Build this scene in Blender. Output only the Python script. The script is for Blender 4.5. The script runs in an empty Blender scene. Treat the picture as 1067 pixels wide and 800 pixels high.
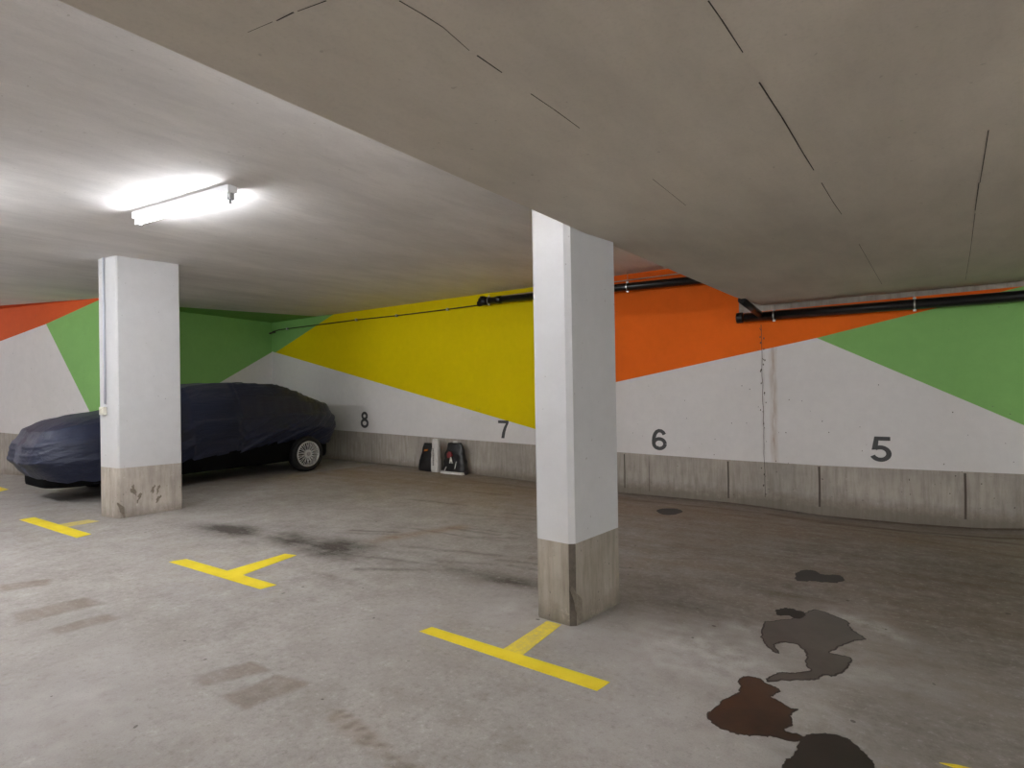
import bpy, bmesh, math, random
import numpy as np
from mathutils import Vector, Matrix, noise
random.seed(4)
SC = bpy.context.scene
COL = SC.collection

# ------------------------------------------------------------------ camera
F_PX, CX, CY = 603.8447, 533.5, 400.0
YAW, PITCH, ROLL = math.radians(35.5656), math.radians(0.319), math.radians(-0.9231)
CAM = Vector((11.8164, -7.3716, 1.376))
_f = Vector((-math.sin(YAW)*math.cos(PITCH), math.cos(YAW)*math.cos(PITCH), math.sin(PITCH)))
_r = Vector((math.cos(YAW), math.sin(YAW), 0)); _u = _r.cross(_f)
R_ = math.cos(ROLL)*_r + math.sin(ROLL)*_u
U_ = -math.sin(ROLL)*_r + math.cos(ROLL)*_u
def hit(px, py, ax, val):
    """world point where the sight line of a photo pixel meets the plane axis=val"""
    d = _f + R_*((px-CX)/F_PX) + U_*((CY-py)/F_PX)
    return CAM + d*((val-CAM[ax])/d[ax])
def G(px, py, z=0.0): return hit(px, py, 2, z)
def proj(P):
    v = Vector(P)-CAM; z = v.dot(_f)
    return (CX+F_PX*v.dot(R_)/z, CY-F_PX*v.dot(U_)/z)
cd = bpy.data.cameras.new('camera'); cam = bpy.data.objects.new('camera', cd); COL.objects.link(cam)
cd.sensor_width = 36; cd.lens = F_PX/1067*36; cd.clip_start = .02
m = Matrix.Identity(4)
for i in range(3): m[i][0], m[i][1], m[i][2], m[i][3] = R_[i], U_[i], -_f[i], CAM[i]
cam.matrix_world = m; SC.camera = cam

ZC, ZS = 2.8955, 2.285        # high ceiling, low soffit

# ------------------------------------------------------------------ materials
def lin(c):
    return tuple(((v/255)/12.92 if v/255 <= .04045 else ((v/255+.055)/1.055)**2.4) for v in c)+(1,)
class NT:
    def __init__(s, name, rough=.8, spec=.5):
        s.m = bpy.data.materials.new(name); s.m.use_nodes = True
        s.t = s.m.node_tree; s.b = s.t.nodes['Principled BSDF']; s.b.inputs['Roughness'].default_value = rough
        s.co = s.t.nodes.new('ShaderNodeTexCoord')
        s.b.inputs['Specular IOR Level'].default_value = spec
    def n(s, k, **kw):
        q = s.t.nodes.new(k)
        for a, v in kw.items(): setattr(q, a, v)
        return q
    def l(s, a, b): s.t.links.new(a, b)
    def noise(s, scale=5, detail=6, rough=.6, stretch=(1,1,1), dist=0, src=None):
        mp = s.n('ShaderNodeMapping'); mp.inputs['Scale'].default_value = stretch
        s.l(src or s.co.outputs['Object'], mp.inputs['Vector'])
        q = s.n('ShaderNodeTexNoise'); q.inputs['Scale'].default_value = scale
        q.inputs['Detail'].default_value = detail; q.inputs['Roughness'].default_value = rough
        q.inputs['Distortion'].default_value = dist
        s.l(mp.outputs[0], q.inputs['Vector']); return q.outputs['Fac']
    def ramp(s, v, stops):
        r = s.n('ShaderNodeMapRange'); r.clamp = True
        r.inputs[1].default_value, r.inputs[2].default_value, r.inputs[3].default_value, r.inputs[4].default_value = stops
        s.l(v, r.inputs[0]); return r.outputs[0]
    def math(s, op, a, b=None):
        q = s.n('ShaderNodeMath', operation=op)
        for i, v in enumerate((a, b)):
            if v is None: continue
            if hasattr(v, 'links'): s.l(v, q.inputs[i])
            else: q.inputs[i].default_value = v
        return q.outputs[0]
    def mix(s, f, a, b, mode='MIX'):
        q = s.n('ShaderNodeMix', data_type='RGBA', blend_type=mode)
        for i, v in ((0, f), (6, a), (7, b)):
            if hasattr(v, 'links'): s.l(v, q.inputs[i])
            else: q.inputs[i].default_value = v
        return q.outputs[2]
    def color(s, c):
        if hasattr(c, 'links'): s.l(c, s.b.inputs['Base Color'])
        else: s.b.inputs['Base Color'].default_value = c
        return s
    def bump(s, h, strength=.3, dist=.01):
        q = s.n('ShaderNodeBump'); q.inputs['Strength'].default_value = strength; q.inputs['Distance'].default_value = dist
        s.l(h, q.inputs['Height']); s.l(q.outputs[0], s.b.inputs['Normal']); return s
def plain(name, c, rough=.5, metal=0, var=.0, scale=30):
    t = NT(name, rough); t.b.inputs['Metallic'].default_value = metal
    v = t.noise(scale, 3)
    f = t.ramp(v, (.3, .7, 1-var, 1+var*.3))
    q = t.n('ShaderNodeMix', data_type='RGBA', blend_type='MULTIPLY'); q.inputs[0].default_value = 1
    q.inputs[6].default_value = lin(c); t.l(f, q.inputs[7]); t.color(q.outputs[2])
    t.bump(v, .1, .002); return t.m
def paint(name, c, var=.1, streak=False):
    """rolled masonry paint over board-marked concrete"""
    t = NT(name, .7, .12)
    a = t.noise(1.3, 7, .65); b = t.noise(9, 5, .7); c2 = t.noise(60, 2, .5)
    f = t.math('ADD', t.ramp(a, (.3, .7, 1-var, 1.0)), t.ramp(b, (.3, .75, -.04, .03)))
    q = t.n('ShaderNodeMix', data_type='RGBA', blend_type='MULTIPLY'); q.inputs[0].default_value = 1
    q.inputs[6].default_value = lin(c); t.l(f, q.inputs[7]); col = q.outputs[2]
    # little chips and pin holes
    d = t.ramp(t.noise(31, 1, .3), (.785, .80, 0, .4)); col = t.mix(d, col, lin((112, 104, 96)))
    if streak:
        x0 = hit(806, 400, 1, 0).x
        sp = t.n('ShaderNodeSeparateXYZ'); t.l(t.co.outputs['Object'], sp.inputs[0])
        wob = t.math('MULTIPLY', t.math('SUBTRACT', t.noise(3, 2, .5, (.2, .2, 1)), .5), .06)
        dx = t.math('ABSOLUTE', t.math('SUBTRACT', t.math('SUBTRACT', sp.outputs[0], x0), wob))
        m1 = t.ramp(dx, (.0, .055, 1, 0))
        m2 = t.ramp(t.noise(16, 4, .7, (2.5, 1, .25)), (.35, .62, .15, 1))
        z = t.ramp(sp.outputs[2], (.35, .6, .6, 1)); 
        mm = t.math('MULTIPLY', t.math('MULTIPLY', m1, m2), t.math('MULTIPLY', z, .62))
        col = t.mix(mm, col, lin((150, 112, 72)))
        # damp run beside the joint
        x1 = hit(795, 400, 1, 0).x
        dx2 = t.math('ABSOLUTE', t.math('SUBTRACT', sp.outputs[0], x1))
        mm2 = t.math('MULTIPLY', t.ramp(dx2, (0, .03, .4, 0)), t.ramp(t.noise(20, 3, .6, (1, 1, .3)), (.4, .7, 0, 1)))
        col = t.mix(mm2, col, lin((120, 106, 88)))
    t.color(col); h = t.math('ADD', t.math('MULTIPLY', b, .6), t.math('MULTIPLY', c2, .3)); t.bump(h, .25, .006); return t.m
def concrete(name, c, dark, wall=True):
    t = NT(name, .85, .2)
    a = t.noise(1.8, 8, .7); b = t.noise(11, 6, .7); v = t.noise(7, 5, .65, (3, 3, .35))
    col = t.mix(t.ramp(a, (.3, .7, 0, 1)), lin(c), lin(tuple(x*.84 for x in c)))
    col = t.mix(t.ramp(v, (.42, .75, 0, .55)), col, lin(dark))
    col = t.mix(t.ramp(b, (.62, .72, 0, .5)), col, lin(tuple(min(255, x*1.12) for x in c)))
    sp = t.n('ShaderNodeSeparateXYZ'); t.l(t.co.outputs['Object'], sp.inputs[0])
    z = t.math('ADD', sp.outputs[2], t.math('MULTIPLY', t.math('SUBTRACT', b, .5), .25))
    col = t.mix(t.ramp(z, (-.03, .12, .7, 0)), col, lin(dark))
    d = t.ramp(t.noise(42, 1, .3), (.75, .79, 0, .5)); col = t.mix(d, col, lin(tuple(x*.6 for x in dark)))
    t.color(col); t.bump(t.math('ADD', b, t.math('MULTIPLY', v, .5)), .35, .008); return t.m
M = {}
M['white'] = paint('white_wall_paint', (222, 219, 217), .07, True)
M['pillar_white'] = paint('white_pillar_paint', (198, 198, 199), .04)
M['yellow'] = paint('yellow_wall_paint', (222, 200, 0), .06)
M['orange'] = paint('orange_wall_paint', (236, 108, 28), .1)
M['red_orange'] = paint('red_orange_wall_paint', (214, 92, 42), .1)
M['green'] = paint('green_wall_paint', (134, 184, 106), .08)
M['dgreen'] = M['green']
M['grey_conc'] = concrete('bare_wall_concrete', (182, 174, 164), (108, 99, 86))
M['pillar_conc2'] = concrete('bare_pillar_concrete', (170, 161, 149), (96, 88, 76))
M['pillar_conc'] = concrete('bare_pillar_concrete', (190, 181, 171), (112, 103, 92))
M['joint'] = plain('dark_joint', (84, 76, 68), .95)
M['scratch'] = plain('open_board_joint', (58, 52, 46), .95)
def ceil_mat(name, c, boards):
    t = NT(name, .8, .15)
    a = t.noise(.9, 8, .68, (2.2, .8, 1)); b = t.noise(14, 6, .7); s_ = t.noise(1.5, 9, .78, (4, .7, 1), .5); g = t.noise(90, 3, .6)
    col = t.mix(t.ramp(a, (.35, .68, 0, 1)), lin(c), lin(tuple(x*.91 for x in c)))
    col = t.mix(t.ramp(s_, (.5, .72, 0, .42*boards)), col, lin(tuple(x*.78 for x in c)))
    col = t.mix(t.ramp(g, (.5, .75, 0, .2)), col, lin(tuple(x*.8 for x in c)))
    col = t.mix(t.ramp(t.noise(34, 1, .3), (.79, .80, 0, .3)), col, lin((130, 122, 110)))
    t.color(col); t.bump(t.math('ADD', t.math('MULTIPLY', s_, .25*boards), t.math('MULTIPLY', b, .35)), .15, .004); return t.m
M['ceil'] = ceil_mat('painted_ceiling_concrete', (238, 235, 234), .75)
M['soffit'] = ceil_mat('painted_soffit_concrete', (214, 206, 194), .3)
M['line'] = None
def line_mat(name, wear):
    t = NT(name, .6)
    a = t.noise(28, 9, .82); b = t.noise(6, 4, .6)
    col = t.mix(t.ramp(b, (.3, .7, 0, 1)), lin((236, 214, 46)), lin((222, 198, 30)))
    w = t.ramp(t.math('ADD', a, t.math('MULTIPLY', b, .5)), (.98-wear, 1.2-wear*.55, 0, .8))
    col = t.mix(w, col, lin((158, 148, 128))); t.color(col); t.bump(a, .15, .002); return t.m
M['line'] = line_mat('yellow_line_paint', .08)
M['line_worn'] = line_mat('worn_yellow_line_paint', .36)
M['line_faint'] = line_mat('faint_yellow_line_paint', .55)
M['digit'] = plain('dark_grey_number_paint', (72, 72, 72), .7, 0, .15)
M['pipe'] = plain('black_pipe_plastic', (14, 14, 16), .28)
M['clamp'] = plain('galvanised_clamp_steel', (190, 190, 186), .35, .9)
M['rod'] = plain('dark_rod_steel', (58, 48, 40), .6, .3)
M['palerod'] = plain('pale_conduit_plastic', (196, 176, 158), .5)
M['lampbody'] = plain('white_lamp_housing', (228, 228, 230), .4)
M['lampcap'] = plain('grey_lamp_cap', (150, 150, 152), .5)
M['conduit'] = plain('grey_white_conduit_plastic', (186, 190, 200), .5)
M['switch'] = plain('cream_switch_plastic', (214, 210, 196), .45)
M['tyre'] = plain('black_tyre_rubber', (16, 16, 17), .75)
M['rim'] = plain('silver_rim_alloy', (205, 205, 205), .35, .55)
M['dark'] = plain('black_underbody_plastic', (7, 7, 8), .9); M['dark'].node_tree.nodes['Principled BSDF'].inputs['Specular IOR Level'].default_value = .1
M['bagblack'] = plain('black_bag_film', (20, 19, 19), .35, 0, .3)
M['bagwhite'] = plain('white_bag_film', (205, 202, 196), .45, 0, .1)
M['bagred'] = plain('dark_red_print', (120, 40, 44), .5)
M['baggrey'] = plain('grey_print', (120, 118, 116), .5)
M['bagorange'] = plain('orange_print', (186, 110, 40), .5)
def cover_mat():
    t = NT('dark_blue_cover_fabric', .5)
    a = t.noise(2.2, 6, .65, (1, .6, 1.6), .8); b = t.noise(5, 5, .6, (1.5, .35, 2.2), 1.0); w = t.noise(220, 2, .5)
    col = t.mix(t.ramp(a, (.3, .7, 0, 1)), lin((21, 27, 50)), lin((27, 35, 62)))
    t.color(col); t.bump(t.math('ADD', t.math('MULTIPLY', b, 1.0), t.math('MULTIPLY', w, .04)), .45, .05)
    t.b.inputs['Sheen Weight'].default_value = .05
    return t.m
M['cover'] = cover_mat()
def tube_mat(k=1.0):
    m = bpy.data.materials.new('lit_fluorescent_tube'); m.use_nodes = True
    b = m.node_tree.nodes['Principled BSDF']; b.inputs['Base Color'].default_value = (.9, .9, .9, 1)
    b.inputs['Emission Color'].default_value = (.96, .975, 1, 1); b.inputs['Emission Strength'].default_value = TUBE*k
    return m
TUBE = 112.0
M['tube'] = tube_mat(); M['old_tube'] = tube_mat(.30); M['mid_tube'] = tube_mat(.26)
def wet(name, c, c2, rough):
    t = NT(name, rough); a = t.noise(3.2, 6, .65); b = t.noise(14, 5, .7)
    col = t.mix(t.ramp(a, (.35, .65, 0, 1)), lin(c), lin(c2)); col = t.mix(t.ramp(b, (.5, .75, 0, .35)), col, lin(tuple(x*.7 for x in c)))
    t.color(col); t.b.inputs['Coat Weight'].default_value = .12; t.b.inputs['Specular IOR Level'].default_value = .35; t.b.inputs['Coat Roughness'].default_value = .25
    t.bump(b, .08, .003); return t.m
M['wet_grey'] = wet('damp_grey_film', (84, 77, 71), (70, 64, 58), .38)
M['wet_rust'] = wet('rusty_water', (68, 46, 31), (42, 33, 27), .34)
M['wet_dark'] = wet('dark_oil', (33, 30, 26), (44, 39, 35), .4)
M['oil_black'] = wet('black_oil_mark', (32, 29, 24), (44, 39, 33), .6)
def floor_mat():
    t = NT('garage_floor_concrete', .72, .3)
    at = t.n('ShaderNodeAttribute', attribute_name='grime_shade'); sp = t.n('ShaderNodeSeparateColor'); t.l(at.outputs['Color'], sp.inputs[0])
    a = t.noise(.55, 9, .7, dist=.3); b = t.noise(3.5, 9, .74); c = t.noise(28, 7, .78); s_ = t.noise(2.2, 8, .74, (.4, 2.8, 1), .3); g = t.noise(130, 4, .7); m1 = t.noise(8, 8, .75)
    col = t.mix(t.ramp(a, (.32, .68, 0, 1)), lin((166, 162, 158)), lin((150, 145, 140)))
    col = t.mix(t.ramp(b, (.44, .68, 0, .65)), col, lin((132, 125, 118)))
    col = t.mix(t.ramp(b, (.40, .28, 0, .7)), col, lin((192, 189, 187)))
    col = t.mix(t.ramp(m1, (.5, .72, 0, .45)), col, lin((118, 110, 102)))
    # dirt and some painted shade driven by the attribute, broken up by noise
    mod = t.ramp(t.math('ADD', t.math('MULTIPLY', m1, .55), t.math('MULTIPLY', s_, .6)), (.40, .72, .35, 1.5))
    dk = t.math('MULTIPLY', sp.outputs[0], mod)
    col = t.mix(t.math('MINIMUM', dk, .95), col, lin((54, 47, 40)))
    br = t.math('MULTIPLY', sp.outputs[1], t.ramp(s_, (.35, .62, .45, 1.3)))
    col = t.mix(t.math('MINIMUM', br, 1.0), col, lin((126, 102, 78)))
    lt = t.math('MULTIPLY', sp.outputs[2], t.ramp(t.noise(7, 9, .8), (.42, .6, 0, 1)))
    col = t.mix(t.math('MINIMUM', lt, 1.0), col, lin((202, 200, 198)))
    col = t.mix(t.ramp(c, (.53, .72, 0, .55)), col, lin((102, 94, 86)))
    col = t.mix(t.ramp(c, (.44, .30, 0, .45)), col, lin((196, 193, 190)))
    col = t.mix(t.ramp(g, (.5, .75, 0, .3)), col, lin((100, 94, 88)))
    col = t.mix(t.ramp(t.noise(19, 1, .2), (.81, .82, 0, .7)), col, lin((60, 52, 46)))
    t.color(col); t.l(t.ramp(b, (.3, .7, .6, .8)), t.b.inputs['Roughness'])
    t.bump(t.math('ADD', t.math('MULTIPLY', b, .5), t.math('MULTIPLY', c, .35)), .4, .008); return t.m
M['floor'] = floor_mat()

# ------------------------------------------------------------------ object helpers
def obj(name, bm, mats, parent=None, smooth=False):
    me = bpy.data.meshes.new(name); bm.normal_update(); bm.to_mesh(me); bm.free()
    for k in (mats if isinstance(mats, (list, tuple)) else [mats]): me.materials.append(M[k])
    if smooth:
        for p in me.polygons: p.use_smooth = True
    o = bpy.data.objects.new(name, me); COL.objects.link(o)
    if parent: o.parent = parent
    return o
def tag(o, label, cat, group=None):
    o['label'] = label; o['category'] = cat
    if group: o['group'] = group
    return o
def struct(o): o['kind'] = 'structure'; return o
def thing(name, label, cat, loc=(0, 0, 0), rz=0, group=None):
    o = bpy.data.objects.new(name, None); COL.objects.link(o); o.location = loc; o.rotation_euler.z = rz
    o.empty_display_size = .1
    return tag(o, label, cat, group)
def box(bm, a, b, mi=0):
    vs = [bm.verts.new((x, y, z)) for z in (a[2], b[2]) for y in (a[1], b[1]) for x in (a[0], b[0])]
    fs = []
    for q in ((0,2,3,1),(4,5,7,6),(0,1,5,4),(1,3,7,5),(3,2,6,7),(2,0,4,6)):
        f = bm.faces.new([vs[i] for i in q]); f.material_index = mi; fs.append(f)
    return fs
def bevel(bm, w, seg=2, edges=None):
    bmesh.ops.bevel(bm, geom=list(edges or bm.edges), offset=w, segments=seg, affect='EDGES', profile=.6)
def tube(bm, pts, r, n=20, caps=True, mi=0):
    pts = [Vector(p) for p in pts]; rs = r if isinstance(r, (list, tuple)) else [r]*len(pts)
    rings = []; up = None
    for i, p in enumerate(pts):
        d = (pts[min(i+1, len(pts)-1)]-pts[max(i-1, 0)]).normalized()
        if up is None: up = Vector((0,0,1)) if abs(d.z) < .9 else Vector((1,0,0))
        a = d.cross(up).normalized(); b = a.cross(d).normalized(); up = b
        rings.append([bm.verts.new(p+(a*math.cos(t)+b*math.sin(t))*rs[i]) for t in [2*math.pi*k/n for k in range(n)]])
    for A, B in zip(rings, rings[1:]):
        for k in range(n):
            f = bm.faces.new((A[k], A[(k+1) % n], B[(k+1) % n], B[k])); f.smooth = True; f.material_index = mi
    if caps:
        for q in (rings[0][::-1], rings[-1]): 
            f = bm.faces.new(q); f.material_index = mi
def slab(bm, poly, z0, z1, mi=0):
    """closed prism over a plan polygon"""
    n = len(poly)
    lo = [bm.verts.new((p[0], p[1], z0)) for p in poly]; hi = [bm.verts.new((p[0], p[1], z1)) for p in poly]
    fs = [bm.faces.new(lo[::-1]), bm.faces.new(hi)]
    for k in range(n): fs.append(bm.faces.new((lo[k], lo[(k+1) % n], hi[(k+1) % n], hi[k])))
    for f in fs: f.material_index = mi
    bmesh.ops.recalc_face_normals(bm, faces=fs)

# ------------------------------------------------------------------ painted walls
def painted_wall(name, P0, P1, z0, z1, lines, classify, mats, cols=None, thick=.22, extra=None):
    """vertical wall from P0 to P1 (plan), its room face cut along the colour edges; s runs along the wall"""
    P0, P1 = Vector(P0), Vector(P1); L = (P1-P0).length; D = (P1-P0)/L; N = Vector((-D.y, D.x))   # N: away from the room
    bm = bmesh.new()
    cols = cols or [(0, L)]
    for ci, (s0, s1) in enumerate(cols):
        b2 = bmesh.new()
        b2.faces.new([b2.verts.new(v) for v in ((s0,0,z0),(s1,0,z0),(s1,0,z1),(s0,0,z1))])
        for (a, b) in (lines(ci) if callable(lines) else lines):
            d = Vector((b[0]-a[0], 0, b[1]-a[1])); nn = Vector((-d.z, 0, d.x)).normalized()
            bmesh.ops.bisect_plane(b2, geom=b2.verts[:]+b2.edges[:]+b2.faces[:], plane_co=(a[0],0,a[1]), plane_no=nn, dist=1e-5)
        for f in b2.faces:
            c = f.calc_center_median()
            g = bm.faces.new([bm.verts.new((P0.x+D.x*v.co.x, P0.y+D.y*v.co.x, v.co.z)) for v in f.verts])
            g.material_index = classify(ci, c.x, c.z)
        b2.free()
    A, B = P0+N*.002, P1+N*.002; A2, B2 = P0+N*thick, P1+N*thick
    slab(bm, [A, B, B2, A2], z0, z1, 0)
    if extra: extra(bm)
    return struct(obj(name, bm, mats))
def side(a, b, s, z):      # >0: above the line a->b (a left of b)
    return (b[0]-a[0])*(z-a[1])-(b[1]-a[1])*(s-a[0])
XR = 16.6                                          # right end of the back wall
def W(px, py):  # back wall pixel -> (s, z); the wall starts at x=0
    p = hit(px, py, 1, 0); return (p.x, p.z)
gpx = [(300, 443.9), (347, 447.7), (450, 455.5), (551, 462.8), (644, 471), (750, 478.5), (858, 485), (1067, 494)]
gw = [W(*q) for q in gpx]; gw[0] = (0, gw[0][1]); gw.append((XR, gw[-1][1]-.01))
cols = [(gw[i][0], gw[i+1][0]) for i in range(len(gw)-1)]
yw = (W(283, 366), W(551, 445)); gy = (W(289, 366), W(342, 331)); ow = (W(642, 398), W(851, 352)); gwl = (W(851, 352), W(1067, 443)); og = (W(851, 352), W(955, 326))
xyo = W(600, 400)[0]; apex = W(851, 352)
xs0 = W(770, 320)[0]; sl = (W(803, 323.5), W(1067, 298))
def back_lines(ci):
    return [(gw[ci], gw[ci+1]), yw, gy, ow, gwl, og, ((xyo, 0), (xyo, 3)), ((apex[0], 0), (apex[0], 3)), sl, ((xs0, 0), (xs0, 3))]
def back_class(ci, s, z):
    if side(gw[ci], gw[ci+1], s, z) < 0: return 0
    if s < xyo:
        if side(*gy, s, z) > 0 and side(*yw, s, z) > 0 and s < 3: return 2
        return 3 if side(*yw, s, z) > 0 else 1
    if s < apex[0]: 
        r = 4 if side(*ow, s, z) > 0 else 1
    else:
        r = 4 if side(*og, s, z) > 0 else (2 if side(*gwl, s, z) > 0 else 1)
    if s > xs0 and side(*sl, s, z) > 0: return 0  # bare strip under the low slab; its shade is put into the grey
    return r
def wall_joints(bm):
    def strip(pts, w, y=-.0015, mi=5):
        for (a, b) in zip(pts, pts[1:]):
            d = Vector((b[0]-a[0], b[1]-a[1])).normalized(); n = Vector((-d.y, d.x))*w/2
            f = bm.faces.new([bm.verts.new((p[0]+k*n.x, y, p[1]+k*n.y)) for p, k in ((a,1),(b,1),(b,-1),(a,-1))]); f.material_index = mi
            f.normal_update()
            if f.normal.y > 0: f.normal_flip()
    for (x, ya, yb, w) in ((387, 451.5, 482, .008), (650.5, 473, 508, .016), (676, 474.5, 512, .006), (758.5, 480.5, 519, .02), (853.5, 486, 528, .022), (1005.5, 493, 541, .02)):
        a, b = W(x, ya), W(x+.6, yb); strip([a, ((a[0]+b[0])/2+.003, (a[1]+b[1])/2), b], w)
    rnd = random.Random(3); pts = [W(793.2+(y-336)*4.0/180+rnd.uniform(-.5, .5), y) for y in range(338, 522, 9)]
    strip(pts, .006)
    rnd = random.Random(8)   # little chips by the joint
    for k in range(26):
        y = rnd.uniform(340, 515); x, z = W(793.2+(y-336)*4.0/180+rnd.gauss(0, 2.2), y); r = rnd.uniform(.004, .012)
        strip([(x, z-r), (x+r*.3, z+r)], r*1.2, -.0022)
    for k in range(60):
        px, py = rnd.uniform(650, 1060), rnd.uniform(400, 540); x, z = W(px, py); r = rnd.uniform(.003, .006)
        if z > .05: strip([(x, z-r), (x+r*.4, z+r)], r*1.6, -.0022)
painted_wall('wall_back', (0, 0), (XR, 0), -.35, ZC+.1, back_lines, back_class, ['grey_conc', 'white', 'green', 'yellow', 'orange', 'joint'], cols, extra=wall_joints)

# left wall (room face towards +x), running away from the camera up to the corner
LA = Vector((.46, -2.16)); LB = Vector((1.38, -3.652))   # bends hidden behind the pillar
def on_wall(P0, P1):
    P0, P1 = Vector(P0), Vector(P1); D = (P1-P0).normalized(); n = Vector((-D.y, D.x))
    def f(px, py):
        d = _f + R_*((px-CX)/F_PX) + U_*((CY-py)/F_PX)
        t = (n.x*(P0.x-CAM.x)+n.y*(P0.y-CAM.y))/(n.x*d.x+n.y*d.y); q = CAM+d*t
        return ((q.x-P0.x)*D.x+(q.y-P0.y)*D.y, q.z)
    return f
fa = on_wall(LA, (0, 0)); La = LA.length
l1 = (fa(230, 398), fa(283, 367)); l2 = (fa(196, 450), fa(283, 441.5))
painted_wall('wall_left', LA, (0, 0), -.35, ZC+.1, [l1, l2],
             lambda ci, s, z: 2 if side(*l1, s, z) > 0 else (0 if side(*l2, s, z) < 0 else 1), ['grey_conc', 'white', 'green'])
painted_wall('wall_left_middle', LB, LA, -.35, ZC+.1, [((0, .55), (1, .55))], lambda ci, s, z: 0 if z < .55 else 2, ['grey_conc', 'white', 'green'], thick=.01)
PB1 = LB; DB = Vector((1, .245)).normalized(); PB0 = LB-DB*9
fb = on_wall(PB0, PB1)
b1 = (fb(0, 355.5), fb(48, 337.5)); b2 = (fb(48, 337.5), fb(103, 312.5)); b3 = (fb(48, 337.5), fb(95, 432)); b4 = (fb(0, 450.6), fb(25, 452.7)); bz = ((fb(0, 472)), (fb(12, 472.6))); sap = b1[1][0]
def b_class(ci, s, z):
    if side(*b4, s, z) < 0: return 0
    if s < sap: return 3 if side(*b1, s, z) > 0 else 1
    if side(*b2, s, z) > 0: return 3
    return 2 if side(*b3, s, z) > 0 else 1
painted_wall('wall_far_left', PB0, PB1, -.35, ZC+.1, [b1, b2, b3, b4, ((sap, 0), (sap, 3))], b_class, ['grey_conc', 'white', 'green', 'red_orange'])
# unseen enclosure of the hall
YF = -13.5
for nm, a, b in (('wall_right', (XR, 0), (XR, YF)), ('wall_front', (XR, YF), (-8, YF)), ('wall_end', (-8, YF), (PB0.x, PB0.y))):
    painted_wall(nm, a, b, -.35, ZC+.1, [((0, .5), (1, .5))], lambda ci, s, z: 0 if z < .5 else 1, ['grey_conc', 'white'])

# ------------------------------------------------------------------ floor
fpx = [(373, 480.6), (435, 486.5), (552, 501), (646, 513), (761, 523.5), (794, 527.6), (858, 537), (950, 545.5), (1023, 550.3), (1067, 550.5)]
fw = [W(*q) for q in fpx]; fxs = np.array([q[0] for q in fw]); fzs = np.array([q[1] for q in fw])
def coords(a, lo, hi, b, st): return np.concatenate([np.arange(a, lo, .5), np.arange(lo, hi, st), np.arange(hi, b+.5, .5)])
xs = coords(-8.5, -3, 15, XR+.2, .03); ys = coords(YF-.2, -7.5, 0, .2, .03)
X, Y = np.meshgrid(xs, ys); Z = np.zeros_like(X)
zw = np.interp(X, fxs, fzs); t = np.clip((Y+1.3)/1.3, 0, 1); t = t*t*(3-2*t); Z = zw*t
def floor_z(x, y):
    t = min(max((y+1.3)/1.3, 0), 1); return float(np.interp(x, fxs, fzs))*t*t*(3-2*t)
def blob(A, px, py, rx, ry, amt, rot=0, soft=1.0):
    c = G(px, py); ca, sa = math.cos(rot), math.sin(rot)
    u = ((X-c.x)*ca+(Y-c.y)*sa)/rx; v = (-(X-c.x)*sa+(Y-c.y)*ca)/ry
    A[:] = np.maximum(A, amt*np.exp(-(u*u+v*v)**soft))
def seg(A, p, q, w, amt, sq=1.0):
    a, b = G(*p), G(*q); dx, dy = b.x-a.x, b.y-a.y; L2 = dx*dx+dy*dy
    t = np.clip(((X-a.x)*dx+(Y-a.y)*dy)/L2, 0, 1); d = np.hypot(X-a.x-t*dx, Y-a.y-t*dy)
    A[:] = np.maximum(A, amt*np.exp(-(d/w)**(2*sq)))
def poly(A, pts, amt, soft=.02):
    P = [G(*p) for p in pts]; n = len(P); ar = sum(P[i].x*P[(i+1) % n].y-P[(i+1) % n].x*P[i].y for i in range(n)); sg = 1 if ar > 0 else -1
    D = np.full_like(X, 1e9)
    for i in range(n):
        a, b = P[i], P[(i+1) % n]; L = math.hypot(b.x-a.x, b.y-a.y)
        D = np.minimum(D, sg*((b.x-a.x)*(Y-a.y)-(b.y-a.y)*(X-a.x))/L)
    A[:] = np.maximum(A, amt*np.clip(D/soft+.5, 0, 1))
DK, BR, LT = np.zeros_like(X), np.zeros_like(X), np.zeros_like(X)
for q in ((240, 552, .42, .17, 1.3, .1), (305, 562, .42, .20, .9, -.1), (350, 571, .42, .24, 1.1, -.1), (262, 566, .2, .05, .4, 0), (320, 560, .8, .3, .25, 0),
          (500, 598, .5, .14, .6, 0), (535, 605, .4, .12, .8, .2), (430, 590, .5, .1, .35, .1), (350, 603, .3, .05, .3, 0)):
    blob(DK, *q)
# tyre rubber and old wash marks where cars turn in
for P in ([(202,704),(262,689),(281,699),(208,716)], [(232,725),(292,702),(322,712),(255,740)], [(13,639),(90,622),(109,629),(19,650)], [(47,656),(112,639),(127,644),(62,661)], [(0,609),(52,603),(52,609),(0,616)]):
    poly(DK, P, .30); poly(BR, P, .22)
seg(BR, (352, 745), (425, 805), .05, .25, 2)
for k in range(15):      # herringbone tread print
    a_, b_ = 352+k*5, 745+k*4.4
    seg(DK, (a_-9, b_+1), (a_, b_-3.5), .007, .55); seg(DK, (a_, b_-3.5), (a_+9, b_-3), .007, .55)
seg(BR, (395, 562), (480, 549), .10, .6); seg(BR, (640, 560), (780, 566), .25, .3)
seg(BR, (670, 585), (800, 600), .3, .3)
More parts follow.
